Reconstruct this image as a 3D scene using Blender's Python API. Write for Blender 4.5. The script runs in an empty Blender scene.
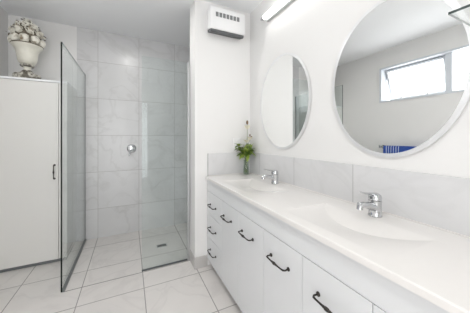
import bpy, bmesh, math, random
from mathutils import Vector, Matrix
random.seed(7)
S = bpy.context.scene
C = S.collection
PI = math.pi

# ------------------------------------------------------------------ camera
CAM_H = 1.163
cd = bpy.data.cameras.new('camera'); cam = bpy.data.objects.new('camera', cd); C.objects.link(cam)
cam.location = (0, 0, CAM_H)
cam.rotation_euler = (PI/2, 0, -math.atan(105/217))
cd.sensor_fit = 'HORIZONTAL'; cd.sensor_width = 36; cd.lens = 36*217/470
cd.shift_y = -19/470
cd.clip_start = 0.01
S.camera = cam

# ------------------------------------------------------------------ view, world, light
S.view_settings.view_transform = 'Standard'; S.view_settings.look = 'None'
S.view_settings.gamma = 1; S.view_settings.use_curve_mapping = False
S.view_settings.exposure = 0.06
WORLD = 3.0        # bright overcast sky outside
P_BAR = 8.5        # emission of the fluorescent bar
P_DOWN = 330.0       # emission of the ceiling downlights
w = bpy.data.worlds.new('sky'); S.world = w; w.use_nodes = True
bg = w.node_tree.nodes['Background']; bg.inputs[0].default_value = (0.97, 0.98, 1.0, 1); bg.inputs[1].default_value = WORLD

def window_daylight(name, loc, rot, sx, sy, power, col=(1.0, 0.985, 0.975)):
    l = bpy.data.lights.new(name, 'AREA'); l.shape = 'RECTANGLE'; l.size = sx; l.size_y = sy
    l.energy = power; l.color = col
    o = bpy.data.objects.new(name, l); o.location = loc; o.rotation_euler = rot; C.objects.link(o)
    return o
# lamps just outside the openings: window daylight, and an added fill at the doorway
window_daylight('window_daylight', (-1.62, 1.17, 1.55), (0, -PI/2-0.55, 0), 0.9, 2.0, 14)
window_daylight('doorway_fill', (-0.35, -1.30, 1.05), (PI/2, 0, 0), 0.75, 1.9, 17)  # lamp added at an unseen doorway to brighten alcove and cupboard

# ------------------------------------------------------------------ materials
def mat(name, col, rough=0.5, metal=0.0, spec=0.5, bump=0.0, bscale=40, var=0.0, coat=0.0):
    m = bpy.data.materials.new(name); m.use_nodes = True
    nt = m.node_tree; b = nt.nodes['Principled BSDF']
    b.inputs['Base Color'].default_value = (*col, 1); b.inputs['Roughness'].default_value = rough
    b.inputs['Metallic'].default_value = metal; b.inputs['Specular IOR Level'].default_value = spec
    b.inputs['Coat Weight'].default_value = coat
    tc = nt.nodes.new('ShaderNodeTexCoord')
    n = nt.nodes.new('ShaderNodeTexNoise'); n.inputs['Scale'].default_value = bscale; n.inputs['Detail'].default_value = 4
    nt.links.new(tc.outputs['Object'], n.inputs['Vector'])
    if var > 0:
        mx = nt.nodes.new('ShaderNodeMix'); mx.data_type = 'RGBA'
        mx.inputs[6].default_value = (*[c*(1-var) for c in col], 1); mx.inputs[7].default_value = (*[min(1, c*(1+var)) for c in col], 1)
        nt.links.new(n.outputs[0], mx.inputs[0]); nt.links.new(mx.outputs[2], b.inputs['Base Color'])
    if bump > 0:
        bp = nt.nodes.new('ShaderNodeBump'); bp.inputs['Strength'].default_value = bump; bp.inputs['Distance'].default_value = 0.002
        nt.links.new(n.outputs[0], bp.inputs['Height']); nt.links.new(bp.outputs[0], b.inputs['Normal'])
    return m

def tile_mat(name, ax, org, size, base, vein, grout, rough=0.2, gw=0.004, seed=0.0, vein_amt=0.55):
    """square tiles with soft marble veins; ax = the two object axes, org = a joint crossing, size = pitch"""
    m = bpy.data.materials.new(name); m.use_nodes = True
    nt = m.node_tree; L = nt.links; N = nt.nodes; b = N['Principled BSDF']
    def math_(op, a, bb=None, c=None):
        q = N.new('ShaderNodeMath'); q.operation = op
        for i, v in enumerate((a, bb, c)):
            if v is None: continue
            if isinstance(v, (int, float)): q.inputs[i].default_value = v
            else: L.new(v, q.inputs[i])
        return q.outputs[0]
    tc = N.new('ShaderNodeTexCoord'); sp = N.new('ShaderNodeSeparateXYZ'); L.new(tc.outputs['Object'], sp.inputs[0])
    ids = []; masks = []
    for a, o, s in zip(ax, org, size):
        q = math_('DIVIDE', math_('SUBTRACT', sp.outputs[a], o), s)
        fl = math_('FLOOR', q); fr = math_('SUBTRACT', q, fl); ids.append(fl)
        d = math_('MINIMUM', fr, math_('SUBTRACT', 1.0, fr))       # 0 at a joint
        masks.append(math_('LESS_THAN', d, gw/2/s))
    g = math_('MAXIMUM', masks[0], masks[1])
    idv = N.new('ShaderNodeCombineXYZ'); L.new(ids[0], idv.inputs[0]); L.new(ids[1], idv.inputs[1]); idv.inputs[2].default_value = seed
    wn = N.new('ShaderNodeTexWhiteNoise'); L.new(idv.outputs[0], wn.inputs['Vector'])
    va = N.new('ShaderNodeVectorMath'); va.operation = 'MULTIPLY_ADD'
    L.new(wn.outputs['Color'], va.inputs[0]); va.inputs[1].default_value = (9, 9, 9); L.new(tc.outputs['Object'], va.inputs[2])
    n1 = N.new('ShaderNodeTexNoise'); n1.inputs['Scale'].default_value = 2.2; n1.inputs['Detail'].default_value = 6; n1.inputs['Distortion'].default_value = 1.6
    L.new(va.outputs[0], n1.inputs['Vector'])
    v = math_('ABSOLUTE', math_('SUBTRACT', n1.outputs[0], 0.5))    # thin ridges = veins
    mr = N.new('ShaderNodeMapRange'); L.new(v, mr.inputs[0]); mr.inputs[1].default_value = 0.0; mr.inputs[2].default_value = 0.045
    mr.inputs[3].default_value = 1.0; mr.inputs[4].default_value = 0.0
    n2 = N.new('ShaderNodeTexNoise'); n2.inputs['Scale'].default_value = 3.5; n2.inputs['Detail'].default_value = 4
    L.new(va.outputs[0], n2.inputs['Vector'])
    cl = N.new('ShaderNodeMapRange'); L.new(n2.outputs[0], cl.inputs[0]); cl.inputs[1].default_value = 0.4; cl.inputs[2].default_value = 0.75
    f = math_('MULTIPLY', math_('ADD', math_('MULTIPLY', mr.outputs[0], math_('MULTIPLY', n2.outputs[0], 1.0)), math_('MULTIPLY', cl.outputs[0], 0.45)), vein_amt)
    tn = math_('MULTIPLY', wn.outputs[0], 0.12)
    mx = N.new('ShaderNodeMix'); mx.data_type = 'RGBA'; mx.inputs[6].default_value = (*base, 1); mx.inputs[7].default_value = (*vein, 1)
    L.new(math_('ADD', f, tn), mx.inputs[0])
    mg = N.new('ShaderNodeMix'); mg.data_type = 'RGBA'; L.new(g, mg.inputs[0]); L.new(mx.outputs[2], mg.inputs[6]); mg.inputs[7].default_value = (*grout, 1)
    L.new(mg.outputs[2], b.inputs['Base Color'])
    L.new(math_('ADD', rough, math_('MULTIPLY', g, 0.5)), b.inputs['Roughness'])
    bp = N.new('ShaderNodeBump'); bp.inputs['Strength'].default_value = 0.4; bp.inputs['Distance'].default_value = 0.001; bp.invert = True
    L.new(g, bp.inputs['Height']); L.new(bp.outputs[0], b.inputs['Normal'])
    return m

def glass_mat(name, tint, edge=False):
    m = bpy.data.materials.new(name); m.use_nodes = True; nt = m.node_tree; N = nt.nodes; L = nt.links
    N.remove(N['Principled BSDF']); out = N['Material Output']
    tr = N.new('ShaderNodeBsdfTransparent'); tr.inputs[0].default_value = (*tint, 1)
    gl = N.new('ShaderNodeBsdfGlossy'); gl.inputs['Roughness'].default_value = 0.01; gl.inputs[0].default_value = (1, 1, 1, 1)
    fr = N.new('ShaderNodeFresnel')
    ge = N.new('ShaderNodeNewGeometry'); mi = N.new('ShaderNodeMath'); mi.operation = 'MULTIPLY_ADD'     # same index on both faces of the sheet
    L.new(ge.outputs['Backfacing'], mi.inputs[0]); mi.inputs[1].default_value = 1/1.45-1.45; mi.inputs[2].default_value = 1.45; L.new(mi.outputs[0], fr.inputs[0])
    mx = N.new('ShaderNodeMixShader'); L.new(fr.outputs[0], mx.inputs[0]); L.new(tr.outputs[0], mx.inputs[1]); L.new(gl.outputs[0], mx.inputs[2])
    L.new(mx.outputs[0], out.inputs[0])
    return m

def emit_mat(name, col, strength):
    m = bpy.data.materials.new(name); m.use_nodes = True; b = m.node_tree.nodes['Principled BSDF']
    b.inputs['Base Color'].default_value = (*col, 1); b.inputs['Emission Color'].default_value = (*col, 1); b.inputs['Emission Strength'].default_value = strength
    b.inputs['Roughness'].default_value = 0.3
    return m

M = {}
M['wall'] = mat('painted_plaster', (0.755, 0.75, 0.74), 0.6, bump=0.06, bscale=160, var=0.01)
M['ceiling'] = mat('ceiling_paint', (0.84, 0.85, 0.86), 0.7, bump=0.05, bscale=120)
TB, TV, TG = (0.75, 0.72, 0.695), (0.58, 0.555, 0.535), (0.33, 0.31, 0.295)
WB, WV = (0.635, 0.635, 0.64), (0.43, 0.425, 0.42)
M['floor'] = tile_mat('floor_tile', (0, 1), (0.098, 0.905), (0.4335, 0.4545), TB, TV, TG, rough=0.32, gw=0.006, seed=1)
M['tile_back'] = tile_mat('shower_wall_tile', (0, 2), (0.100, 1.188), (0.4335, 0.425), WB, WV, (0.36, 0.35, 0.34), rough=0.27, gw=0.004, seed=2, vein_amt=0.42)
M['tile_side'] = tile_mat('shower_side_tile', (1, 2), (2.95, 1.188), (0.4335, 0.425), WB, WV, (0.36, 0.35, 0.34), rough=0.27, gw=0.004, seed=3, vein_amt=0.42)
M['splash_side'] = tile_mat('splashback_tile', (1, 2), (0.306, 0.60), (0.462, 0.80), (0.66, 0.66, 0.665), (0.52, 0.52, 0.52), (0.36, 0.36, 0.36), rough=0.27, gw=0.004, seed=4, vein_amt=0.35)
M['splash_end'] = tile_mat('splashback_end_tile', (0, 2), (0.636, 0.60), (0.60, 0.80), (0.66, 0.66, 0.665), (0.52, 0.52, 0.52), (0.36, 0.36, 0.36), rough=0.27, gw=0.004, seed=5, vein_amt=0.35)
M['skirt'] = mat('skirting_tile', (0.50, 0.485, 0.47), 0.3, var=0.08, bscale=6)
M['gloss_white'] = mat('vanity_lacquer', (0.68, 0.69, 0.70), 0.22, bump=0.01, bscale=30)
M['board_grey'] = mat('carcass_board', (0.55, 0.55, 0.54), 0.5, bscale=20, var=0.03)  # plain grey board, for the vanity carcass and mirror backing
M['stone'] = mat('moulded_benchtop', (0.75, 0.73, 0.71), 0.16, bscale=50, var=0.01)
M['closet'] = mat('cupboard_paint', (0.70, 0.69, 0.665), 0.45, bump=0.02, bscale=90)
M['closet_edge'] = mat('cupboard_edging', (0.82, 0.83, 0.84), 0.35, bscale=50)
M['white'] = mat('white_plastic', (0.80, 0.80, 0.80), 0.35, bscale=50)
M['frame'] = mat('window_joinery', (0.62, 0.65, 0.69), 0.4, bscale=50)
M['iron'] = mat('blackened_iron', (0.055, 0.050, 0.046), 0.38, 0.85, bump=0.5, bscale=140, var=0.3)
M['chrome'] = mat('chrome', (0.60, 0.61, 0.62), 0.10, 1.0, bscale=10)
M['alu'] = mat('satin_aluminium', (0.55, 0.56, 0.56), 0.35, 0.9, bscale=80, var=0.04)
M['channel'] = mat('anodised_channel', (0.24, 0.25, 0.25), 0.4, 0.6, bscale=80, var=0.05)
M['silver'] = mat('mirror_silver', (0.93, 0.94, 0.935), 0.0, 1.0)
M['bevel'] = mat('mirror_bevel', (0.74, 0.745, 0.75), 0.35, 0.35, bscale=30)  # pale base stands in for the white wall reflected in the bevel
M['glass_edge'] = mat('glass_panel_edge', (0.010, 0.014, 0.013), 0.5, spec=0.15, bscale=60, var=0.2)
M['shelf_end'] = mat('shelf_glass_end', (0.38, 0.42, 0.40), 0.2, bscale=60, var=0.1)
M['shelf_edge'] = mat('shelf_glass_edge', (0.035, 0.055, 0.050), 0.3, bscale=60, var=0.15)
M['glass_top'] = mat('glass_polished_edge', (0.20, 0.26, 0.24), 0.25, bscale=60, var=0.1)
M['glass'] = glass_mat('shower_glass', (0.935, 0.96, 0.955))
M['pane'] = glass_mat('window_pane_glass', (0.97, 0.98, 0.98))
M['vase'] = glass_mat('vase_glass', (0.86, 0.90, 0.86))
M['dark_grille'] = mat('grille_dark', (0.10, 0.105, 0.11), 0.5, bscale=60, var=0.1)
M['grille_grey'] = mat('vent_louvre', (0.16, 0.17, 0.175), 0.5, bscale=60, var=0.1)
M['leaf'] = mat('leaf_green', (0.12, 0.21, 0.03), 0.45, bscale=30, var=0.35)
M['leaf2'] = mat('leaf_lime', (0.29, 0.39, 0.07), 0.45, bscale=30, var=0.3)
M['stem'] = mat('stem_green', (0.14, 0.20, 0.05), 0.5, bscale=30, var=0.2)
M['petal'] = mat('petal_cream', (0.82, 0.79, 0.66), 0.5, bscale=40, var=0.06)
M['bud'] = mat('bud_brown', (0.22, 0.14, 0.08), 0.6, bscale=60, var=0.3)
M['urn'] = mat('glazed_cream_ceramic', (0.70, 0.68, 0.60), 0.35, bump=0.3, bscale=25, var=0.10)
M['urn_dark'] = mat('weathered_glaze', (0.17, 0.145, 0.105), 0.6, bump=0.5, bscale=60, var=0.5)
M['towel_blue'] = mat('blue_terry', (0.028, 0.075, 0.32), 0.95, bump=0.8, bscale=300, var=0.25)
M['towel_white'] = mat('white_terry', (0.62, 0.68, 0.80), 0.95, bump=0.8, bscale=300, var=0.1)
M['tube'] = emit_mat('lit_diffuser', (1.0, 0.99, 0.97), P_BAR)
M['lens'] = emit_mat('downlight_lens', (1.0, 0.98, 0.95), P_DOWN)
M['door'] = mat('door_paint', (0.76, 0.75, 0.73), 0.45, bump=0.02, bscale=80)

# mottled glaze for the urn's fruit and foot: cream with brown in the creases
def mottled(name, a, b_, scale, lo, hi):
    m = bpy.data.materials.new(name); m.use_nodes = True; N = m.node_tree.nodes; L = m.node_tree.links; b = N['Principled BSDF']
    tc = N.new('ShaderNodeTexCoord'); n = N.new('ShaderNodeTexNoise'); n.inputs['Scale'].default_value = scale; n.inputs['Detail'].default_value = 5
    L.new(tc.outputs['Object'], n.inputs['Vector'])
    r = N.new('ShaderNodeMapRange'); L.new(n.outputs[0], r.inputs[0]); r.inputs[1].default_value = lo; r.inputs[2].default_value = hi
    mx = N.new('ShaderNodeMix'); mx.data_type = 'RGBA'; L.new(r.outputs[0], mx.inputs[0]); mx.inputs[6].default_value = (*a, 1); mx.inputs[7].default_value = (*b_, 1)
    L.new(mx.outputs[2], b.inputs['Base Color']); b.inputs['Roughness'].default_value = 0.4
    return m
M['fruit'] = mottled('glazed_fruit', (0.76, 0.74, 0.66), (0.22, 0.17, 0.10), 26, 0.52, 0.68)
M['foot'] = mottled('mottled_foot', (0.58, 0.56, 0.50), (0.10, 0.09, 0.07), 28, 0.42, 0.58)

# ------------------------------------------------------------------ mesh helpers
def bx(bm, x0, x1, y0, y1, z0, z1, bev=0.0):
    r = bmesh.ops.create_cube(bm, size=1.0)
    for v in r['verts']:
        v.co = Vector(((x0+x1)/2 + v.co.x*(x1-x0), (y0+y1)/2 + v.co.y*(y1-y0), (z0+z1)/2 + v.co.z*(z1-z0)))
    if bev > 0:
        es = list({e for v in r['verts'] for e in v.link_edges})
        bmesh.ops.bevel(bm, geom=es, offset=bev, segments=2, profile=0.5, affect='EDGES')
def box(*a, bev=0.0):
    bm = bmesh.new(); bx(bm, *a, bev=bev); return bm
def lathe(bm, prof, cx=0, cy=0, seg=32, sx=1, sy=1):
    rings = []
    for r, z in prof:
        if r < 1e-5: rings.append([bm.verts.new((cx, cy, z))])
        else: rings.append([bm.verts.new((cx+r*sx*math.cos(2*PI*i/seg), cy+r*sy*math.sin(2*PI*i/seg), z)) for i in range(seg)])
    for a, b in zip(rings, rings[1:]):
        for i in range(seg):
            j = (i+1) % seg
            if len(a) == 1 and len(b) == 1: continue
            if len(a) == 1: bm.faces.new((a[0], b[i], b[j]))
            elif len(b) == 1: bm.faces.new((a[i], b[0], a[j]))
            else: bm.faces.new((a[i], a[j], b[j], b[i]))
    bmesh.ops.recalc_face_normals(bm, faces=bm.faces)
def tube(bm, pts, rads, seg=10, cap=True, flat=1.0):
    pts = [Vector(p) for p in pts]; n = len(pts)
    if isinstance(rads, (int, float)): rads = [rads]*n
    rings = []; up = None
    for i, p in enumerate(pts):
        t = (pts[min(i+1, n-1)] - pts[max(i-1, 0)]).normalized()
        if up is None:
            up = Vector((0, 0, 1)) if abs(t.z) < 0.9 else Vector((1, 0, 0))
        a = t.cross(up).normalized(); up = a.cross(t).normalized()
        rings.append([bm.verts.new(p + a*rads[i]*math.cos(2*PI*k/seg) + up*rads[i]*flat*math.sin(2*PI*k/seg)) for k in range(seg)])
    for a, b in zip(rings, rings[1:]):
        for k in range(seg): bm.faces.new((a[k], a[(k+1) % seg], b[(k+1) % seg], b[k]))
    if cap: bm.faces.new(rings[0][::-1]); bm.faces.new(rings[-1])
def ball(bm, c, r, sc=(1, 1, 1), seg=14):
    res = bmesh.ops.create_uvsphere(bm, u_segments=seg, v_segments=max(6, seg*2//3), radius=1)
    for v in res['verts']: v.co = Vector((c[0]+v.co.x*r*sc[0], c[1]+v.co.y*r*sc[1], c[2]+v.co.z*r*sc[2]))
    return res['verts']
def obj(name, bm, m, parent=None, smooth=False, angle=40):
    me = bpy.data.meshes.new(name)
    bmesh.ops.recalc_face_normals(bm, faces=bm.faces)
    bm.to_mesh(me); bm.free()
    o = bpy.data.objects.new(name, me); C.objects.link(o)
    if m is not None: me.materials.append(M[m] if isinstance(m, str) else m)
    if smooth:
        for p in me.polygons: p.use_smooth = True
        bm2 = bmesh.new(); bm2.from_mesh(me)
        for e in bm2.edges:
            e.smooth = not (len(e.link_faces) == 2 and e.calc_face_angle(0) > math.radians(angle))
        bm2.to_mesh(me); bm2.free()
    if parent is not None:
        o.parent = parent; o.matrix_parent_inverse = Matrix.Translation(-parent.location)
    return o
def part(name, bm, m, parent, **k):
    """bm is in world coordinates; parent is unrotated at its own location (and may itself be a mesh at the origin)"""
    o = obj(name, bm, m, None, **k); o.parent = parent
    base = Vector((0, 0, 0)); q = parent
    while q is not None: base += q.location; q = q.parent
    for v in o.data.vertices: v.co -= base
    return o
def tag(o, label, cat, group=None):
    o['label'] = label; o['category'] = cat
    if group: o['group'] = group
    return o
def thing(name, label, cat, loc=(0, 0, 0), group=None):
    o = bpy.data.objects.new(name, None); C.objects.link(o); o.location = loc; o.empty_display_size = 0.05
    return tag(o, label, cat, group)
def struct(name, bm, m, parent=None, **k):
    if parent is not None: return part(name, bm, m, parent, **k)
    o = obj(name, bm, m, None, **k)
    o['kind'] = 'structure'; return o
def dup(root, loc, label=None, group=None):
    r = root.copy(); C.objects.link(r); r.location = loc
    if label: r['label'] = label
    if group: r['group'] = group
    for ch in list(root.children):
        c = ch.copy(); C.objects.link(c); c.parent = r
        for g in list(ch.children):
            d = g.copy(); C.objects.link(d); d.parent = c
    return r

# ------------------------------------------------------------------ dimensions (metres)
XL, XR = -1.10, 1.08          # left wall, mirror wall
YN, YB = 1.885, 2.95          # heater wall, back wall
YR = -1.15                    # rear wall behind the camera
H = 2.40
XN = 0.518                    # free end of the heater wall / shower's right wall
BT = 0.813                    # benchtop height
SPH = 1.018                   # splashback top

# ------------------------------------------------------------------ structure
struct('floor', box(XL-0.15, XR+0.15, YR-0.15, YB+0.15, -0.1, 0), 'floor')
struct('ceiling', box(XL-0.15, XR+0.15, YR-0.15, YB+0.15, H, H+0.1), 'ceiling')
struct('wall_right', box(XR, XR+0.12, YR, YB, 0, H), 'wall')
bm = bmesh.new(); bx(bm, XL-0.12, -0.535, YB, YB+0.12, 0, H)
struct('wall_back', bm, 'wall')
struct('wall_shower', box(-0.535, XR+0.12, YB, YB+0.12, 0, H), 'tile_back')
# short wall between bathroom and shower; the shower recess runs on behind it
struct('wall_heater', box(XN, XR, YN, 2.065, 0, H), 'wall')
struct('wall_shower_front', box(XN+0.001, XR, 2.065, 2.073, 0, H), 'tile_back')
struct('wall_shower_right', box(XR-0.008, XR, 2.073, YB, 0, H), 'tile_side')
# left wall with a high two-light window
WY0, WY1, WZ0, WZ1 = 0.44, 1.905, 1.660, 2.150
bm = bmesh.new()
bx(bm, XL-0.12, XL, YR, YB, 0, WZ0); bx(bm, XL-0.12, XL, YR, YB, WZ1, H)
bx(bm, XL-0.12, XL, YR, WY0, WZ0, WZ1); bx(bm, XL-0.12, XL, WY1, YB, WZ0, WZ1)
struct('wall_left', bm, 'wall')
# rear wall with a doorway behind the camera
DX0, DX1, DZ = -0.75, 0.05, 2.0
bm = bmesh.new()
bx(bm, XL-0.12, DX0, YR-0.12, YR, 0, H); bx(bm, DX1, 0.24, YR-0.12, YR, 0, H); bx(bm, 0.36, XR+0.12, YR-0.12, YR, 0, H)
bx(bm, DX0, DX1, YR-0.12, YR, DZ, H); bx(bm, 0.24, 0.36, YR-0.12, YR, 0, 0.25); bx(bm, 0.24, 0.36, YR-0.12, YR, 1.95, H)
struct('wall_rear', bm, 'wall')
bm = bmesh.new()
for x0, x1, z0, z1 in ((DX0-0.06, DX0, 0, DZ+0.06), (DX1, DX1+0.06, 0, DZ+0.06), (DX0, DX1, DZ, DZ+0.06)):
    bx(bm, x0, x1, YR, YR+0.015, z0, z1)
struct('trim_3', bm, 'white')

# window_1: timber/aluminium frame in the opening, fixed right light, awning sash on the left
xo = XL-0.095
bm = bmesh.new()
T = 0.028
bx(bm, xo-0.02, XL+0.012, WY0-0.0, WY0+T, WZ0, WZ1); bx(bm, xo-0.02, XL+0.012, WY1-T, WY1, WZ0, WZ1)
bx(bm, xo-0.02, XL+0.012, WY0+T, WY1-T, WZ0, WZ0+0.022); bx(bm, xo-0.02, XL+0.012, WY0+T, WY1-T, WZ1-0.022, WZ1)
bx(bm, xo-0.02, xo+0.06, 1.14, 1.20, WZ0+0.022, WZ1-0.022)
wf = struct('window_1', bm, 'frame')
fp = part('fixed_pane', box(xo, xo+0.005, WY0+T, 1.14, WZ0+0.022, WZ1-0.022), 'pane', wf)
# awning sash hinged at the top, pushed outwards at the bottom
def sash_pts(y, t, dx=0.0, ang=0.30):
    L = (WZ1-0.03-WZ0-0.03)
    return Vector((xo+0.01-math.sin(ang)*t*L+dx, y, WZ1-0.03-math.cos(ang)*t*L))
bm = bmesh.new()
def sash_bar(bm, y0, t0, y1, t1, r=0.018):
    a, b = sash_pts(y0, t0), sash_pts(y1, t1)
    tube(bm, [a, b], r, seg=4)
ya, yb = 1.20+0.02, WY1-T-0.015
for (p, q) in (((ya, 0.0), (ya, 1)), ((yb, 0.0), (yb, 1)), ((ya, 0.02), (yb, 0.02)), ((ya, 0.98), (yb, 0.98))):
    sash_bar(bm, *p, *q)
sash = part('awning_sash', bm, 'frame', wf)
bm = bmesh.new()
q = [bm.verts.new(sash_pts(ya, 0)), bm.verts.new(sash_pts(yb, 0)), bm.verts.new(sash_pts(yb, 1)), bm.verts.new(sash_pts(ya, 1))]
f_ = bm.faces.new(q); r_ = bmesh.ops.solidify(bm, geom=[f_], thickness=0.004)
part('sash_pane', bm, 'pane', sash)
for yy in (1.37, 1.66):
    bm = bmesh.new(); bx(bm, xo+0.035, xo+0.05, yy-0.006, yy+0.006, WZ0+0.022, WZ0+0.07, bev=0.003); bx(bm, xo+0.03, xo+0.055, yy-0.02, yy+0.02, WZ0+0.022, WZ0+0.03)
    part('window_latch', bm, 'alu', wf)
bm = bmesh.new(); tube(bm, [(xo+0.02, WY1-T-0.03, WZ1-0.06), (xo-0.03, WY1-T-0.03, WZ1-0.2), (xo+0.02, WY1-T-0.03, WZ1-0.33)], 0.006, seg=6)
part('sash_stay', bm, 'alu', wf)
struct('window_2', box(0.24, 0.36, YR-0.07, YR-0.065, 0.25, 1.95), 'pane')

# tiled skirtings and small trims
struct('baseboard_heater', box(XN, 0.632, YN-0.010, YN, 0, 0.100, bev=0.002), 'skirt')
struct('baseboard_nib', box(XN-0.008, XN, YN-0.010, 2.04, 0, 0.100, bev=0.002), 'skirt')
struct('baseboard_left', box(XL, XL+0.010, YR, 2.53, 0, 0.100), 'skirt')
struct('trim_1', box(-0.45, XN-0.01, 2.030, 2.036, 0.0, 0.0012), mat('threshold_grout', (0.24, 0.225, 0.21), 0.7))

# ------------------------------------------------------------------ shower glass
GH = 1.875
g1 = thing('shower_screen', 'clear glass shower panel with dark near edge standing beside the white cupboard', 'shower screen', (-0.45, 2.5, 0))
bm = bmesh.new(); bx(bm, -0.464, -0.454, 2.015, 2.945, 0.012, GH)
gp = part('glass_panel', bm, 'glass', g1)
gp.data.materials.append(M['glass_edge']); gp.data.materials.append(M['glass_top'])
for p in gp.data.polygons:
    if p.normal.y < -0.5: p.material_index = 1
    elif abs(p.normal.x) < 0.5: p.material_index = 2
bm = bmesh.new(); bx(bm, -0.464, -0.444, 2.03, 2.95, 0.0, 0.014); part('floor_channel', bm, 'channel', g1)
bm = bmesh.new(); bx(bm, -0.466, -0.452, 2.935, 2.95, 0.014, GH); part('wall_channel', bm, 'channel', g1)
g2 = thing('shower_screen', 'fixed glass shower panel in front of the floor drain, joined to the heater wall end', 'shower screen', (0.3, 2.05, 0))
bm = bmesh.new(); bx(bm, 0.092, XN-0.012, 2.048, 2.056, 0.008, GH)
gp = part('glass_panel', bm, 'glass', g2)
bm = bmesh.new(); bx(bm, 0.092, XN-0.009, 2.043, 2.061, 0.0, 0.008); part('floor_channel', bm, 'dark_grille', g2)
bm = bmesh.new(); bx(bm, XN-0.028, XN-0.008, 2.040, 2.064, 0.0, GH); part('wall_channel', bm, 'alu', g2)

# shower mixer: round plate, hub and lever hanging down-left
mz = CAM_H-0.135; mx_ = 0.018
sm = thing('shower_mixer', 'round chrome shower mixer with lever on the tiled back wall', 'mixer', (mx_, YB, mz))
def ylathe(bm, prof, c, seg=28):
    t = bmesh.new(); lathe(t, prof, seg=seg)
    me = bpy.data.meshes.new('t'); t.to_mesh(me); t.free()
    me.transform(Matrix.Translation(c) @ Matrix.Rotation(PI/2, 4, 'X')); bm.from_mesh(me); bpy.data.meshes.remove(me)
bm = bmesh.new(); ylathe(bm, [(0, 0.0), (0.048, 0.0), (0.052, 0.004), (0.048, 0.010), (0.038, 0.013), (0, 0.014)], (mx_, YB, mz)); part('cover_plate', bm, 'chrome', sm, smooth=True)
bm = bmesh.new(); ylathe(bm, [(0, 0.012), (0.030, 0.012), (0.031, 0.045), (0.026, 0.062), (0, 0.066)], (mx_, YB, mz)); part('hub', bm, 'chrome', sm, smooth=True)
bm = bmesh.new(); tube(bm, [(mx_, YB-0.05, mz), (mx_-0.012, YB-0.07, mz-0.03), (mx_-0.030, YB-0.075, mz-0.085)], [0.013, 0.010, 0.006], seg=12); part('lever', bm, 'chrome', sm, smooth=True)

# floor drain
fd = thing('floor_drain', 'small rectangular chrome drain grate in the shower floor', 'drain', (0.305, 2.445, 0))
bm = bmesh.new()
x0, x1, y0, y1 = 0.255, 0.36, 2.41, 2.475
for a in ((x0, x1, y0, y0+0.008), (x0, x1, y1-0.008, y1), (x0, x0+0.008, y0, y1), (x1-0.008, x1, y0, y1)): bx(bm, *a, 0.0, 0.004)
part('drain_frame', bm, 'alu', fd)
bm = bmesh.new(); bx(bm, x0+0.006, x1-0.006, y0+0.006, y1-0.006, 0.0003, 0.001); part('drain_well', bm, 'dark_grille', fd)
bm = bmesh.new()
for i in range(9): bx(bm, x0+0.012+i*0.0098, x0+0.0155+i*0.0098, y0+0.006, y1-0.006, 0.001, 0.003)
part('grate', bm, 'grille_grey', fd)

# ------------------------------------------------------------------ tall cupboard in the alcove
CX0, CX1, CY0, CY1, CZ = XL, -0.535, 2.545, YB, 1.690
cp = thing('tall_cupboard', 'tall plain white cupboard in the alcove with the fruit urn on top', 'cupboard', ((CX0+CX1)/2, CY0, 0))
bm = bmesh.new(); bx(bm, CX0+0.001, CX1, CY0+0.004, CY1-0.001, 0.035, CZ-0.018); part('carcass', bm, 'closet', cp)
bm = bmesh.new(); bx(bm, CX0+0.001, CX1+0.002, CY0-0.014, CY1-0.001, CZ-0.018, CZ, bev=0.001); part('top_board', bm, 'closet_edge', cp)
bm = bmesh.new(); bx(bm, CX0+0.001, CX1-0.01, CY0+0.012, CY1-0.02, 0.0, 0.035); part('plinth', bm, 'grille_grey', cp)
bm = bmesh.new(); bx(bm, CX0+0.003, -0.600, CY0-0.014, CY0+0.004, 0.036, CZ-0.024, bev=0.0015); cdoor = part('door', bm, 'closet', cp)
bm = bmesh.new(); bx(bm, -0.597, CX1, CY0-0.012, CY0+0.004, 0.036, CZ-0.022, bev=0.0015); part('side_stile', bm, 'closet', cp)

# wrought handle: feet, posts, bowed bar with a knot. Built along +u, protruding along +n
def handle_bm(c, u, n, L=0.125, P=0.030):
    c, u, n = Vector(c), Vector(u), Vector(n)
    bm = bmesh.new()
    for sgn in (-1, 1):
        f = c + u*sgn*L/2
        tube(bm, [f, f+n*0.003, f+n*0.005, f+n*0.007], [0.0090, 0.0090, 0.008, 0.0045], seg=12)
    pts = []; rad = []
    pts.append(c-u*L/2+n*0.003); rad.append(0.0036)
    pts.append(c-u*L/2+n*(P*0.72)-u*0.002); rad.append(0.0036)
    pts.append(c-u*(L/2-0.004)+n*P*0.96); rad.append(0.0043)
    for t in (-0.38, -0.25, -0.14, -0.085, -0.05, 0, 0.05, 0.085, 0.14, 0.25, 0.38):
        pts.append(c+u*L*t+n*(P+0.002*math.cos(t*PI)))
        a = abs(t); rad.append(0.0072 if a < 0.01 else 0.0066 if a < 0.06 else 0.0038 if a < 0.1 else 0.0044 if a < 0.2 else 0.0036)
    pts.append(c+u*(L/2-0.004)+n*P*0.96); rad.append(0.0043)
    pts.append(c+u*L/2+n*(P*0.72)+u*0.002); rad.append(0.0036)
    pts.append(c+u*L/2+n*0.003); rad.append(0.0036)
    tube(bm, pts, rad, seg=10)
    for t in (-0.10, 0.10):
        p = c+u*L*t+n*(P+0.002); ball(bm, p, 0.0054, seg=10)
    return bm
part('door_handle', handle_bm((-0.628, CY0-0.014, CAM_H-0.317), (0, 0, 1), (0, -1, 0), L=0.125), 'iron', cdoor, smooth=True)

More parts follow.
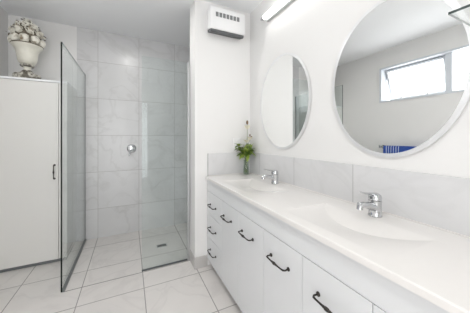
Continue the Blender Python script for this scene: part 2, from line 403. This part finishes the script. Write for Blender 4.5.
# ------------------------------------------------------------------ vanity
VX = 0.630                     # plane of the door fronts
VY0, VY1 = 0.105, YN
va = thing('vanity_cabinet', 'long white double vanity cabinet with black iron handles along the mirror wall', 'vanity', (0.85, 1.0, 0))
FB, FT = 0.072, 0.683          # fronts bottom and top
bm = bmesh.new(); bx(bm, VX+0.019, XR-0.012, VY0+0.002, VY1-0.012, FB, BT-0.050); part('carcass', bm, 'board_grey', va)
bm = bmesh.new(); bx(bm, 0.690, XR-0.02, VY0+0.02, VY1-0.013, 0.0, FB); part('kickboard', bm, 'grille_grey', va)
bm = bmesh.new(); bx(bm, VX, VX+0.018, VY0+0.002, VY1-0.001, FT+0.003, BT-0.025, bev=0.0012); part('top_rail', bm, 'gloss_white', va)
def front(name, y0, y1, z0, z1, hz):
    bm = bmesh.new(); bx(bm, VX, VX+0.018, y0+0.0013, y1-0.0013, z0, z1, bev=0.0012)
    d = part(name, bm, 'gloss_white', va)
    part('handle', handle_bm((VX, (y0+y1)/2-(0.0 if name == 'door' else 0.0)+hshift, hz), (0, 1, 0), (-1, 0, 0), L=0.130), 'iron', d, smooth=True)
HZ = CAM_H-0.581
hshift = 0.012
for y0, y1 in ((VY0+0.003, 0.391), (0.391, 0.676), (0.676, 0.960), (0.960, 1.245), (1.245, 1.545)):
    hshift = -0.008 if y0 < 0.5 else 0.006 if y0 < 0.9 else 0.030
    front('door', y0, y1, FB, FT, HZ)
hshift = 0.010
front('drawer', 1.545, VY1-0.002, 0.487, FT, HZ)
front('drawer', 1.545, VY1-0.002, 0.285, 0.484, CAM_H-0.780)
front('drawer', 1.545, VY1-0.002, FB, 0.282, CAM_H-0.972)

# benchtop with two moulded basins
BX0, BX1 = 0.612, XR
BYC = (0.600, 1.370)
def smooth01(t): t = max(0, min(1, t)); return t*t*(3-2*t)
def depth(x, y):
    for yc in BYC:
        u = abs(y-yc)
        if u >= 0.235: continue
        if x <= 0.668 or x >= 0.945: continue
        q = 1-(u/0.235)**2
        dc = 0.027*q**(0.5 if y > yc else 1.1)                          # depth along the trough
        xc = 0.943-0.125*q**0.85                     # plan curve of the trough, bowed to the front
        d = dc*min(1.0, (x-0.668)/(xc-0.668)) if x < xc else dc*(max(0.0, 0.945-x)/max(1e-4, 0.945-xc))**1.35
        return max(0.0, d)
    return 0.0
def lin(a, b, n): return [a+(b-a)*i/n for i in range(n+1)]
xs = sorted(set([round(v, 5) for v in lin(BX0+0.004, 0.668, 3)+lin(0.668, 0.945, 48)+lin(0.945, BX1-0.010, 4)]))
ys = []
ylist = lin(VY0-0.008, BYC[0]-0.235, 6)+lin(BYC[0]-0.235, BYC[0]+0.235, 80)+lin(BYC[0]+0.235, BYC[1]-0.235, 8)+lin(BYC[1]-0.235, BYC[1]+0.235, 80)+lin(BYC[1]+0.235, VY1-0.012, 6)
for v in ylist:
    if not ys or v-ys[-1] > 1e-5: ys.append(v)
bt = bmesh.new()
grid = [[bt.verts.new((x, y, BT-depth(x, y))) for y in ys] for x in xs]
for i in range(len(xs)-1):
    for j in range(len(ys)-1):
        bt.faces.new((grid[i][j], grid[i+1][j], grid[i+1][j+1], grid[i][j+1]))
# rounded front lip, ends and underside
LIP = 0.022
prof = [(BX0+0.004, BT), (BX0+0.0015, BT-0.0012), (BX0, BT-0.004), (BX0, BT-LIP), (BX0+0.03, BT-LIP)]
prev = grid[0]
for (x, z) in prof[1:]:
    cur = [bt.verts.new((x, y, z)) for y in ys]
    for j in range(len(ys)-1): bt.faces.new((prev[j], prev[j+1], cur[j+1], cur[j]))
    prev = cur
top = obj('vanity_benchtop', bt, 'stone', None, smooth=True, angle=14)
tag(top, 'long white moulded benchtop with two sunken basins over the vanity cabinet', 'benchtop')
bm = bmesh.new(); bx(bm, BX0+0.002, BX1-0.012, VY0-0.009, VY0-0.006, BT-LIP, BT-0.002); part('end_panel', bm, 'stone', top)
bm = bmesh.new(); bx(bm, BX1-0.016, BX1-0.0105, VY0-0.004, VY1-0.012, BT, BT+0.005, bev=0.001); part('upstand', bm, 'stone', top)
bm = bmesh.new(); bx(bm, BX0+0.024, BX1-0.016, VY1-0.016, VY1-0.0105, BT, BT+0.005, bev=0.001); part('upstand', bm, 'stone', top)
for yc in BYC:
    zc = BT-depth(0.80, yc)
    bm = bmesh.new(); lathe(bm, [(0.024, zc-0.002), (0.026, zc+0.002), (0.020, zc+0.003), (0.018, zc-0.0), (0.0, zc+0.0015)], 0.80, yc, seg=24)
    if False: part('waste', bm, 'chrome', top, smooth=True)
    else: bm.free()

# splashback tiles
struct('trim_4', box(XR-0.010, XR, VY0-0.01, YN, BT-0.02, SPH, bev=0.001), 'splash_side')
struct('trim_5', box(0.634, XR-0.010, YN-0.010, YN, BT-0.02, SPH, bev=0.001), 'splash_end')

# ------------------------------------------------------------------ basin mixers
def mixer(label, x, y, z):
    t = thing('basin_mixer', label, 'tap', (x, y, z), 'chrome mixers behind the basins')
    bm = bmesh.new(); lathe(bm, [(0, z), (0.027, z), (0.028, z+0.004), (0.026, z+0.008), (0.0255, z+0.03), (0.0255, z+0.060), (0.0265, z+0.066), (0.0265, z+0.071), (0, z+0.071)], x, y, seg=28)
    part('body', bm, 'chrome', t, smooth=True)
    bm = bmesh.new(); tube(bm, [(x-0.010, y, z+0.040), (x-0.045, y, z+0.052), (x-0.080, y, z+0.060), (x-0.104, y, z+0.063), (x-0.112, y, z+0.058)], [0.022, 0.0195, 0.0165, 0.0145, 0.011], seg=16, flat=0.82)
    tube(bm, [(x-0.103, y, z+0.062), (x-0.106, y, z+0.044)], [0.0125, 0.0125], seg=16)
    part('spout', bm, 'chrome', t, smooth=True)
    bm = bmesh.new(); lathe(bm, [(0, z+0.073), (0.0262, z+0.073), (0.0265, z+0.084), (0.024, z+0.094), (0.015, z+0.101), (0, z+0.103)], x, y, seg=28)
    cap = part('cartridge_cap', bm, 'chrome', t, smooth=True)
    bm = bmesh.new(); tube(bm, [(x-0.004, y, z+0.099), (x-0.035, y, z+0.103), (x-0.070, y, z+0.109), (x-0.098, y, z+0.116)], [0.014, 0.0115, 0.009, 0.006], seg=14, flat=0.42)
    part('lever', bm, 'chrome', t, smooth=True)
    bm = bmesh.new(); ball(bm, (x-0.0258, y, z+0.084), 0.006, seg=8); part('indicator', bm, 'dark_grille', t)
    return t
m1_ = mixer('chrome mixer tap at the near basin, under the larger-looking oval mirror', 0.985, 0.600, BT)
m2_ = mixer('chrome mixer tap at the far basin, closer to the flower vase', 0.990, 1.350, BT)

# ------------------------------------------------------------------ oval mirrors
def oval_ring(bm, x, yc, zc, ay, az, n=96):
    return [bm.verts.new((x, yc+ay*math.cos(2*PI*i/n), zc+az*math.sin(2*PI*i/n))) for i in range(n)]
def oval(bm, rings, close_end=True):
    for a, b in zip(rings, rings[1:]):
        n = len(a)
        for i in range(n): bm.faces.new((a[i], a[(i+1) % n], b[(i+1) % n], b[i]))
MZ = CAM_H+0.280; AY, AZ = 0.303, 0.373
def mirror(label, yc, AY):
    t = thing('oval_mirror', label, 'mirror', (XR, yc, MZ), 'oval mirrors over the vanity')
    bm = bmesh.new(); r0 = oval_ring(bm, XR-0.0002, yc, MZ, AY-0.012, AZ-0.012); r1 = oval_ring(bm, XR-0.007, yc, MZ, AY-0.012, AZ-0.012)
    oval(bm, [r0, r1]); bm.faces.new(r0); bm.faces.new(r1); part('backing', bm, 'board_grey', t)
    bm = bmesh.new()
    rr = [oval_ring(bm, XR-0.007, yc, MZ, AY, AZ), oval_ring(bm, XR-0.0095, yc, MZ, AY, AZ), oval_ring(bm, XR-0.0101, yc, MZ, AY-0.019, AZ-0.019), oval_ring(bm, XR-0.007, yc, MZ, AY-0.019, AZ-0.019)]
    oval(bm, rr+[rr[0]]); part('bevelled_rim', bm, 'bevel', t)
    bm = bmesh.new(); r = oval_ring(bm, XR-0.0101, yc, MZ, AY-0.0192, AZ-0.0192); bm.faces.new(r)
    r2 = oval_ring(bm, XR-0.0072, yc, MZ, AY-0.0192, AZ-0.0192); oval(bm, [r, r2]); bm.faces.new(r2)
    part('mirror_glass', bm, 'silver', t)
mirror('near frameless oval mirror, the one reflecting the high window', 0.6038, 0.298)
mirror('far frameless oval mirror, the one closer to the wall heater', 1.3756, 0.308)

# ------------------------------------------------------------------ fluorescent light bar over the mirrors
lb = thing('wall_light', 'long white lit light bar with chrome ends high on the mirror wall', 'light', (XR, 1.0, 2.16))
LY0, LY1 = 0.41, 1.565
bm = bmesh.new(); bx(bm, 1.049, XR-0.0005, LY0, LY1, 2.160, 2.212, bev=0.004); part('mounting_channel', bm, 'alu', lb)
bm = bmesh.new(); tube(bm, [(1.028, LY0+0.01, 2.186), (1.028, LY1-0.01, 2.186)], 0.0165, seg=24); part('diffuser', bm, 'tube', lb, smooth=True, angle=60)
for ye, s_ in ((LY0, -1), (LY1, 1)):
    bm = bmesh.new(); tube(bm, [(1.028, ye-s_*0.014, 2.186), (1.028, ye+s_*0.008, 2.186)], 0.0205, seg=24)
    tube(bm, [(1.028, ye+s_*0.008, 2.186), (1.028, ye+s_*0.030, 2.186), (1.028, ye+s_*0.036, 2.186)], [0.010, 0.012, 0.008], seg=16)
    part('end_cap', bm, 'chrome', lb, smooth=True)

# recessed downlight over the shower, with added fill lights further back
def downlight(label, x, y, g='round ceiling downlights'):
    t = thing('downlight', label, 'light', (x, y, H), g)
    bm = bmesh.new(); lathe(bm, [(0.040, H-0.001), (0.054, H-0.001), (0.055, H-0.004), (0.050, H-0.008), (0.040, H-0.006)], x, y, seg=32); part('trim_ring', bm, 'white', t, smooth=True)
    bm = bmesh.new(); lathe(bm, [(0, H-0.003), (0.041, H-0.003), (0.041, H-0.0005), (0, H-0.0005)], x, y, seg=32); part('lens', bm, 'lens', t)
downlight('round white downlight in the ceiling over the shower entry', -0.02, 2.02)
downlight('added unseen fill downlight in the ceiling over the middle of the bathroom floor', -0.05, 0.60)  # unseen lamp, added to put more light on the floor
downlight('added unseen fill downlight in the ceiling behind the photographer', 0.1, -0.6)  # unseen lamp out of view, added as extra ceiling light

# glass shelf on the mirror wall, its corner reaching in front of the near mirror's edge
gs = thing('glass_shelf', 'dark-edged glass shelf jutting from the wall at the upper right', 'shelf', (XR, 0.0, CAM_H+0.385))
sz = CAM_H+0.385
bm = bmesh.new(); bx(bm, 0.900, XR-0.0135, -0.22, 0.322, sz, sz+0.008)
sp_ = part('shelf_glass', bm, 'pane', gs)
sp_.data.materials.append(M['shelf_edge']); sp_.data.materials.append(M['shelf_end'])
for p in sp_.data.polygons:
    if abs(p.normal.z) < 0.5: p.material_index = 1 if abs(p.normal.x) > 0.5 else 2
for yy in (-0.12, 0.22):
    bm = bmesh.new(); bx(bm, XR-0.045, XR-0.0005, yy-0.008, yy+0.008, sz-0.012, sz, bev=0.002); part('shelf_bracket', bm, 'chrome', gs)

# ------------------------------------------------------------------ fan heater on the wall
ht = thing('wall_heater', 'white box wall heater with a dark outlet slot near the ceiling', 'heater', (0.80, YN, 2.1))
hx0, hx1, hz0, hz1, hy = 0.630, 0.968, 2.088, 2.318, 1.785
bm = bmesh.new()
# side profile: front face upright, underside cut back towards the wall
prof = [(YN-0.0005, hz1), (hy+0.012, hz1), (hy, hz1-0.012), (hy, hz0+0.035), (hy+0.006, hz0+0.028), (YN-0.0005, hz0+0.055)]
a_ = [bm.verts.new((hx0, y, z)) for y, z in prof]; b_ = [bm.verts.new((hx1, y, z)) for y, z in prof]
bm.faces.new(a_); bm.faces.new(b_[::-1])
for i in range(len(prof)): j = (i+1) % len(prof); bm.faces.new((a_[i], b_[i], b_[j], a_[j]))
es = [e for e in bm.edges]; bmesh.ops.bevel(bm, geom=es, offset=0.004, segments=2, profile=0.5, affect='EDGES')
part('casing', bm, 'white', ht, smooth=True, angle=30)
bm = bmesh.new()
prof = [(YN-0.0005, hz0+0.0545), (hy+0.008, hz0+0.028), (hy+0.014, hz0+0.014), (hy+0.024, hz0+0.008), (YN-0.0005, hz0+0.030)]
a_ = [bm.verts.new((hx0+0.006, y, z)) for y, z in prof]; b_ = [bm.verts.new((hx1-0.008, y, z)) for y, z in prof]
bm.faces.new(a_); bm.faces.new(b_[::-1])
for i in range(len(prof)): j = (i+1) % len(prof); bm.faces.new((a_[i], b_[i], b_[j], a_[j]))
part('outlet_grille', bm, 'dark_grille', ht)
for k in range(7):
    gx = 0.677+k*0.0342
    bm = bmesh.new(); bx(bm, gx, gx+0.026, hy-0.001, hy+0.002, 2.228, 2.268)
    v = part('intake_vent', bm, 'dark_grille', ht)
    bm = bmesh.new()
    for q in range(4): bx(bm, gx, gx+0.026, hy-0.0025, hy, 2.232+q*0.010, 2.2355+q*0.010)
    part('louvre', bm, mat('louvre_grey', (0.34, 0.35, 0.35), 0.5) if k == 0 else bpy.data.materials['louvre_grey'], v)

# power outlet behind the flowers
po = thing('power_outlet', 'white power outlet plate on the wall behind the flowers', 'outlet', (0.928, YN, 1.10))
bm = bmesh.new(); bx(bm, 0.890, 0.966, YN-0.009, YN-0.0005, 1.045, 1.160, bev=0.003); part('face_plate', bm, 'white', po)
bm = bmesh.new(); bx(bm, 0.915, 0.941, YN-0.012, YN-0.008, 1.115, 1.145, bev=0.002); part('switch', bm, 'white', po)

# ------------------------------------------------------------------ vase and flowers
vx, vy = 0.985, 1.795
vs = thing('glass_vase', 'small clear glass vase holding leafy stems on the benchtop corner', 'vase', (vx, vy, BT))
bm = bmesh.new()
lathe(bm, [(0, BT+0.001), (0.026, BT+0.001), (0.028, BT+0.004), (0.0265, BT+0.05), (0.024, BT+0.10), (0.023, BT+0.142), (0.021, BT+0.142), (0.022, BT+0.10), (0.0245, BT+0.05), (0.025, BT+0.012), (0, BT+0.010)], vx, vy, seg=28)
part('vase_wall', bm, 'vase', vs, smooth=True, angle=50)
bm = bmesh.new(); lathe(bm, [(0, BT+0.0115), (0.0240, BT+0.0125), (0.0240, BT+0.05), (0.0225, BT+0.075), (0, BT+0.075)], vx, vy, seg=24)
part('water', bm, 'vase', vs, smooth=True, angle=50)
bq = thing('flower_bouquet', 'posy of green leaves with cream flowers standing in the glass vase', 'flowers', (vx, vy, BT+0.015))
rnd = random.Random(3)
bm = bmesh.new(); tips = []
for i in range(12):
    a = rnd.uniform(0, 2*PI); rr = rnd.uniform(0.035, 0.095); zt = BT+rnd.uniform(0.19, 0.30)
    px, py = vx+rr*math.cos(a), vy+rr*math.sin(a)*0.8
    pts = [(vx+0.012*math.cos(a+2), vy+0.012*math.sin(a+2), BT+0.02), (vx+0.006*math.cos(a), vy+0.006*math.sin(a), BT+0.14), ((vx*0.5+px*0.5), (vy*0.5+py*0.5), BT+0.2), (px, py, zt)]
    tube(bm, pts, [0.0018, 0.0018, 0.0015, 0.001], seg=5); tips.append((Vector(pts[2]), Vector(pts[3])))
part('stems', bm, 'stem', bq)
def leaf(bm, base, d, L, W):
    d = d.normalized(); side = d.cross(Vector((0, 0, 1))); side = side.normalized() if side.length > 0.05 else Vector((1, 0, 0))
    nrm = side.cross(d).normalized()
    prof = [(0, 0.05), (0.2, 0.7), (0.45, 1.0), (0.7, 0.75), (0.9, 0.3), (1.0, 0.02)]
    A = []; B = []; Cc = []
    for t, wv in prof:
        c = base + d*L*t - Vector((0, 0, 1))*L*0.25*t*t
        A.append(bm.verts.new(c+side*W*wv*0.5+nrm*W*0.12*wv)); B.append(bm.verts.new(c-side*W*wv*0.5+nrm*W*0.12*wv)); Cc.append(bm.verts.new(c))
    for i in range(len(prof)-1):
        bm.faces.new((A[i], A[i+1], Cc[i+1], Cc[i])); bm.faces.new((Cc[i], Cc[i+1], B[i+1], B[i]))
def in_room(p): return p.x < XR-0.012 and p.y < YN-0.012
for mname, cnt, nm in (('leaf', 70, 'foliage'), ('leaf2', 60, 'lime_foliage')):
    bm = bmesh.new(); k = 0
    while k < cnt:
        a0, b0 = rnd.choice(tips); base = a0.lerp(b0, rnd.uniform(0.0, 1.0))
        d = Vector((rnd.uniform(-1, 1), rnd.uniform(-1, 1), rnd.uniform(-0.5, 0.9)))
        L = rnd.uniform(0.045, 0.075)
        if not in_room(base + d.normalized()*L) or not in_room(base): continue
        leaf(bm, base, d, L, L*rnd.uniform(0.40, 0.65)); k += 1
    part(nm, bm, mname, bq, smooth=True, angle=80)
# tall stem with blossom and brown bud, second pale blossom lower right
bm = bmesh.new()
tube(bm, [(vx, vy, BT+0.02), (vx+0.003, vy, BT+0.2), (vx+0.012, vy, BT+0.36), (vx+0.012, vy-0.002, BT+0.475)], [0.002, 0.002, 0.0018, 0.0015], seg=6)
tube(bm, [(vx+0.004, vy, BT+0.22), (vx+0.022, vy-0.01, BT+0.30), (vx+0.045, vy-0.02, BT+0.350)], [0.0018, 0.0015, 0.0012], seg=6)
part('tall_stem', bm, 'stem', bq)
def blossom(c, r, n, open_):
    bm = bmesh.new()
    for k in range(n):
        a = 2*PI*k/n + (k % 2)*0.3
        d = Vector((math.cos(a)*open_, math.sin(a)*open_, 0.9))
        leaf(bm, Vector(c), d, r, r*0.75)
    return bm
bl = part('blossom', blossom((vx+0.012, vy, BT+0.425), 0.065, 8, 0.5), 'petal', bq, smooth=True, angle=80)
bm = bmesh.new(); ball(bm, (vx+0.012, vy, BT+0.492), 0.011, (1, 1, 1.9), seg=10); part('bud_tip', bm, 'bud', bq, smooth=True)
part('blossom', blossom((vx+0.034, vy-0.012, BT+0.325), 0.055, 7, 0.7), 'petal', bq, smooth=True, angle=80)
part('blossom', blossom((vx-0.004, vy-0.015, BT+0.300), 0.055, 7, 0.7), 'petal', bq, smooth=True, angle=80)
bm = bmesh.new(); ball(bm, (vx+0.046, vy-0.02, BT+0.352), 0.009, (1, 1, 1.4), seg=8); ball(bm, (vx+0.030, vy-0.02, BT+0.372), 0.007, (1, 1, 1.3), seg=8); part('bud', bm, 'bud', bq, smooth=True)

# ------------------------------------------------------------------ ceramic fruit urn on the cupboard
ux, uy, uz = -0.855, 2.645, CZ
ur = thing('fruit_urn', 'cream ceramic pedestal urn heaped with glazed fruit on top of the cupboard', 'urn', (ux, uy, uz))
bm = bmesh.new()
lathe(bm, [(0, uz), (0.106, uz), (0.110, uz+0.018), (0.104, uz+0.036), (0.084, uz+0.050), (0.060, uz+0.062), (0.042, uz+0.078), (0.034, uz+0.088), (0, uz+0.088)], ux, uy, seg=36)
for i in range(16):
    a = 2*PI*i/16; ball(bm, (ux+0.090*math.cos(a), uy+0.090*math.sin(a), uz+0.040), 0.018, (1, 1, 0.7), seg=8)
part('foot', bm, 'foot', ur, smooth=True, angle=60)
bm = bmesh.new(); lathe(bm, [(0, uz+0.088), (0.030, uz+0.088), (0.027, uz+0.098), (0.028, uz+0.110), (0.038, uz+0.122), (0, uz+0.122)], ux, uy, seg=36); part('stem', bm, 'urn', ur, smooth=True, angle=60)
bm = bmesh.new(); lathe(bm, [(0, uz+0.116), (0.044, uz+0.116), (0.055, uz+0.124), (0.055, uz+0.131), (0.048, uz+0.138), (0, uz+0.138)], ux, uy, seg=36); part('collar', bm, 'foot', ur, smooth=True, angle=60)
bm = bmesh.new()
bowl = [(0, uz+0.138), (0.046, uz+0.138), (0.062, uz+0.148), (0.074, uz+0.168), (0.079, uz+0.195), (0.081, uz+0.222), (0.087, uz+0.250), (0.100, uz+0.272), (0.115, uz+0.288), (0.122, uz+0.294), (0.122, uz+0.301), (0.108, uz+0.298), (0.090, uz+0.27), (0, uz+0.26)]
lathe(bm, bowl, ux, uy, seg=48)
part('bowl', bm, 'urn', ur, smooth=True, angle=60)
bm = bmesh.new(); n = 56
tube(bm, [(ux+0.119*math.cos(2*PI*i/n), uy+0.119*math.sin(2*PI*i/n), uz+0.303) for i in range(n+1)], 0.0055, seg=6); part('rim', bm, 'urn_dark', ur, smooth=True)
# fruit: an outer ring of large pale fruit, then smaller ones heaped to a dome
rf = random.Random(11)
def fruit(r, th, z, rad, sc=(1, 1, 1)):
    bm = bmesh.new(); c = (ux+r*math.cos(th), uy+r*math.sin(th), z)
    vs_ = ball(bm, c, rad, sc, seg=16)
    for v in vs_:                                       # dimple at the top, gentle lobes
        d = v.co-Vector(c); a = math.atan2(d.y, d.x)
        v.co = Vector(c) + d*(1+0.04*math.cos(5*a)*(1-abs(d.z)/rad/1.2))
        if d.z > rad*0.8*sc[2]: v.co.z -= rad*0.12
    return bm
for i in range(8):
    a = 2*PI*i/8 - PI/2 + 0.1
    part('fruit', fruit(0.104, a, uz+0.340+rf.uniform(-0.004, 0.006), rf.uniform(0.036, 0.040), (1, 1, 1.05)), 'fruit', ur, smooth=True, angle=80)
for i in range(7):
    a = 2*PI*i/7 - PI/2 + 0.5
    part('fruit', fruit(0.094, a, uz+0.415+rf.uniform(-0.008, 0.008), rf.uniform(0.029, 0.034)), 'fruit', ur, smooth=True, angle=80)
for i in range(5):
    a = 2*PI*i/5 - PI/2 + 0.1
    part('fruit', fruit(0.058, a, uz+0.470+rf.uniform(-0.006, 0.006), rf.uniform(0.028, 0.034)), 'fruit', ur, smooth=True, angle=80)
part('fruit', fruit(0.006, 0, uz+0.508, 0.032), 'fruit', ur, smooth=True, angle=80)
# dark core holding the heap, seen in the gaps
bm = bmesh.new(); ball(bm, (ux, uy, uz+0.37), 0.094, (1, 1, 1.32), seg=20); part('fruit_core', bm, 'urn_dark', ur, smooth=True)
# berries and curled leaves between the fruit
for i in range(60):
    th = rf.uniform(0, 2*PI); t = rf.uniform(0.1, 1.0)
    r = 0.130*math.cos(t*PI/2)+0.01; z = uz+0.365+0.165*t
    bm = bmesh.new(); ball(bm, (ux+r*math.cos(th), uy+r*math.sin(th), z), rf.uniform(0.007, 0.012), seg=8)
    part('berry', bm, 'fruit', ur, smooth=True)
bm = bmesh.new()
for i in range(90):
    th = rf.uniform(0, 2*PI); t = rf.uniform(-0.15, 1.0)
    r = 0.120*math.cos(t*PI/2)+0.010; z = uz+0.372+0.155*t
    b0 = Vector((ux+r*math.cos(th), uy+r*math.sin(th), z))
    leaf(bm, b0, Vector((math.cos(th+rf.uniform(-1.4, 1.4)), math.sin(th+rf.uniform(-1.4, 1.4)), rf.uniform(-0.5, 0.8))), rf.uniform(0.022, 0.036), 0.016)
part('leaves', bm, 'urn_dark', ur, smooth=True)

ur.scale = (0.92, 0.92, 1.06)

# ------------------------------------------------------------------ towel rail and towel on the window wall (seen in the near mirror)
rx, rz = XL+0.075, 1.035
tr = thing('towel_rail', 'chrome towel rail on the window wall, seen in the near mirror', 'towel rail', (XL, 1.5, rz))
bm = bmesh.new(); tube(bm, [(rx, 1.20, rz), (rx, 1.865, rz)], 0.009, seg=14); part('bar', bm, 'chrome', tr, smooth=True)
for yy in (1.21, 1.855):
    bm = bmesh.new(); tube(bm, [(XL+0.0005, yy, rz), (XL+0.008, yy, rz), (XL+0.010, yy, rz), (rx, yy, rz)], [0.024, 0.024, 0.010, 0.010], seg=16); bx(bm, rx-0.014, rx+0.014, yy-0.014, yy+0.014, rz-0.016, rz+0.020, bev=0.003); part('bracket', bm, 'chrome', tr, smooth=True, angle=30)
tw = thing('bath_towel', 'blue towel with white stripes hanging on the towel rail, seen in the near mirror', 'towel', (rx, 1.5, rz))
def towel_bm(y0, y1):
    bm = bmesh.new(); n = max(2, int((y1-y0)/0.01)); th = 0.006
    outl = [(rx-0.020, rz-0.50), (rx-0.018, rz-0.2), (rx-0.014, rz+0.002), (rx-0.008, rz+0.013), (rx, rz+0.018), (rx+0.008, rz+0.013), (rx+0.014, rz+0.002), (rx+0.019, rz-0.2), (rx+0.022, rz-0.46)]
    inn = [(rx+0.012, rz-0.46), (rx+0.0115, rz-0.2), (rx+0.0105, rz), (rx, rz+0.0105), (rx-0.0105, rz), (rx-0.0115, rz-0.2), (rx-0.012, rz-0.50)]
    loop = outl+inn; R = []
    for k in range(n+1):
        y = y0+(y1-y0)*k/n
        R.append([bm.verts.new((x+(0.004*math.sin(y*60) if z < rz-0.1 else 0.0)*(1 if x > rx else -0.3), y, z)) for x, z in loop])
    for a, b in zip(R, R[1:]):
        for i in range(len(loop)): j = (i+1) % len(loop); bm.faces.new((a[i], a[j], b[j], b[i]))
    bm.faces.new(R[0]); bm.faces.new(R[-1][::-1]); return bm
edges = [(1.27, 1.615, 'b')]
y = 1.615
for i in range(6):
    edges.append((y, y+0.007, 'w')); edges.append((y+0.007, y+0.030, 'b')); y += 0.030
edges.append((y, y+0.012, 'b'))
for a, b, k in edges: part('towel_body' if k == 'b' else 'white_stripe', towel_bm(a, b), 'towel_blue' if k == 'b' else 'towel_white', tw, smooth=True, angle=50)
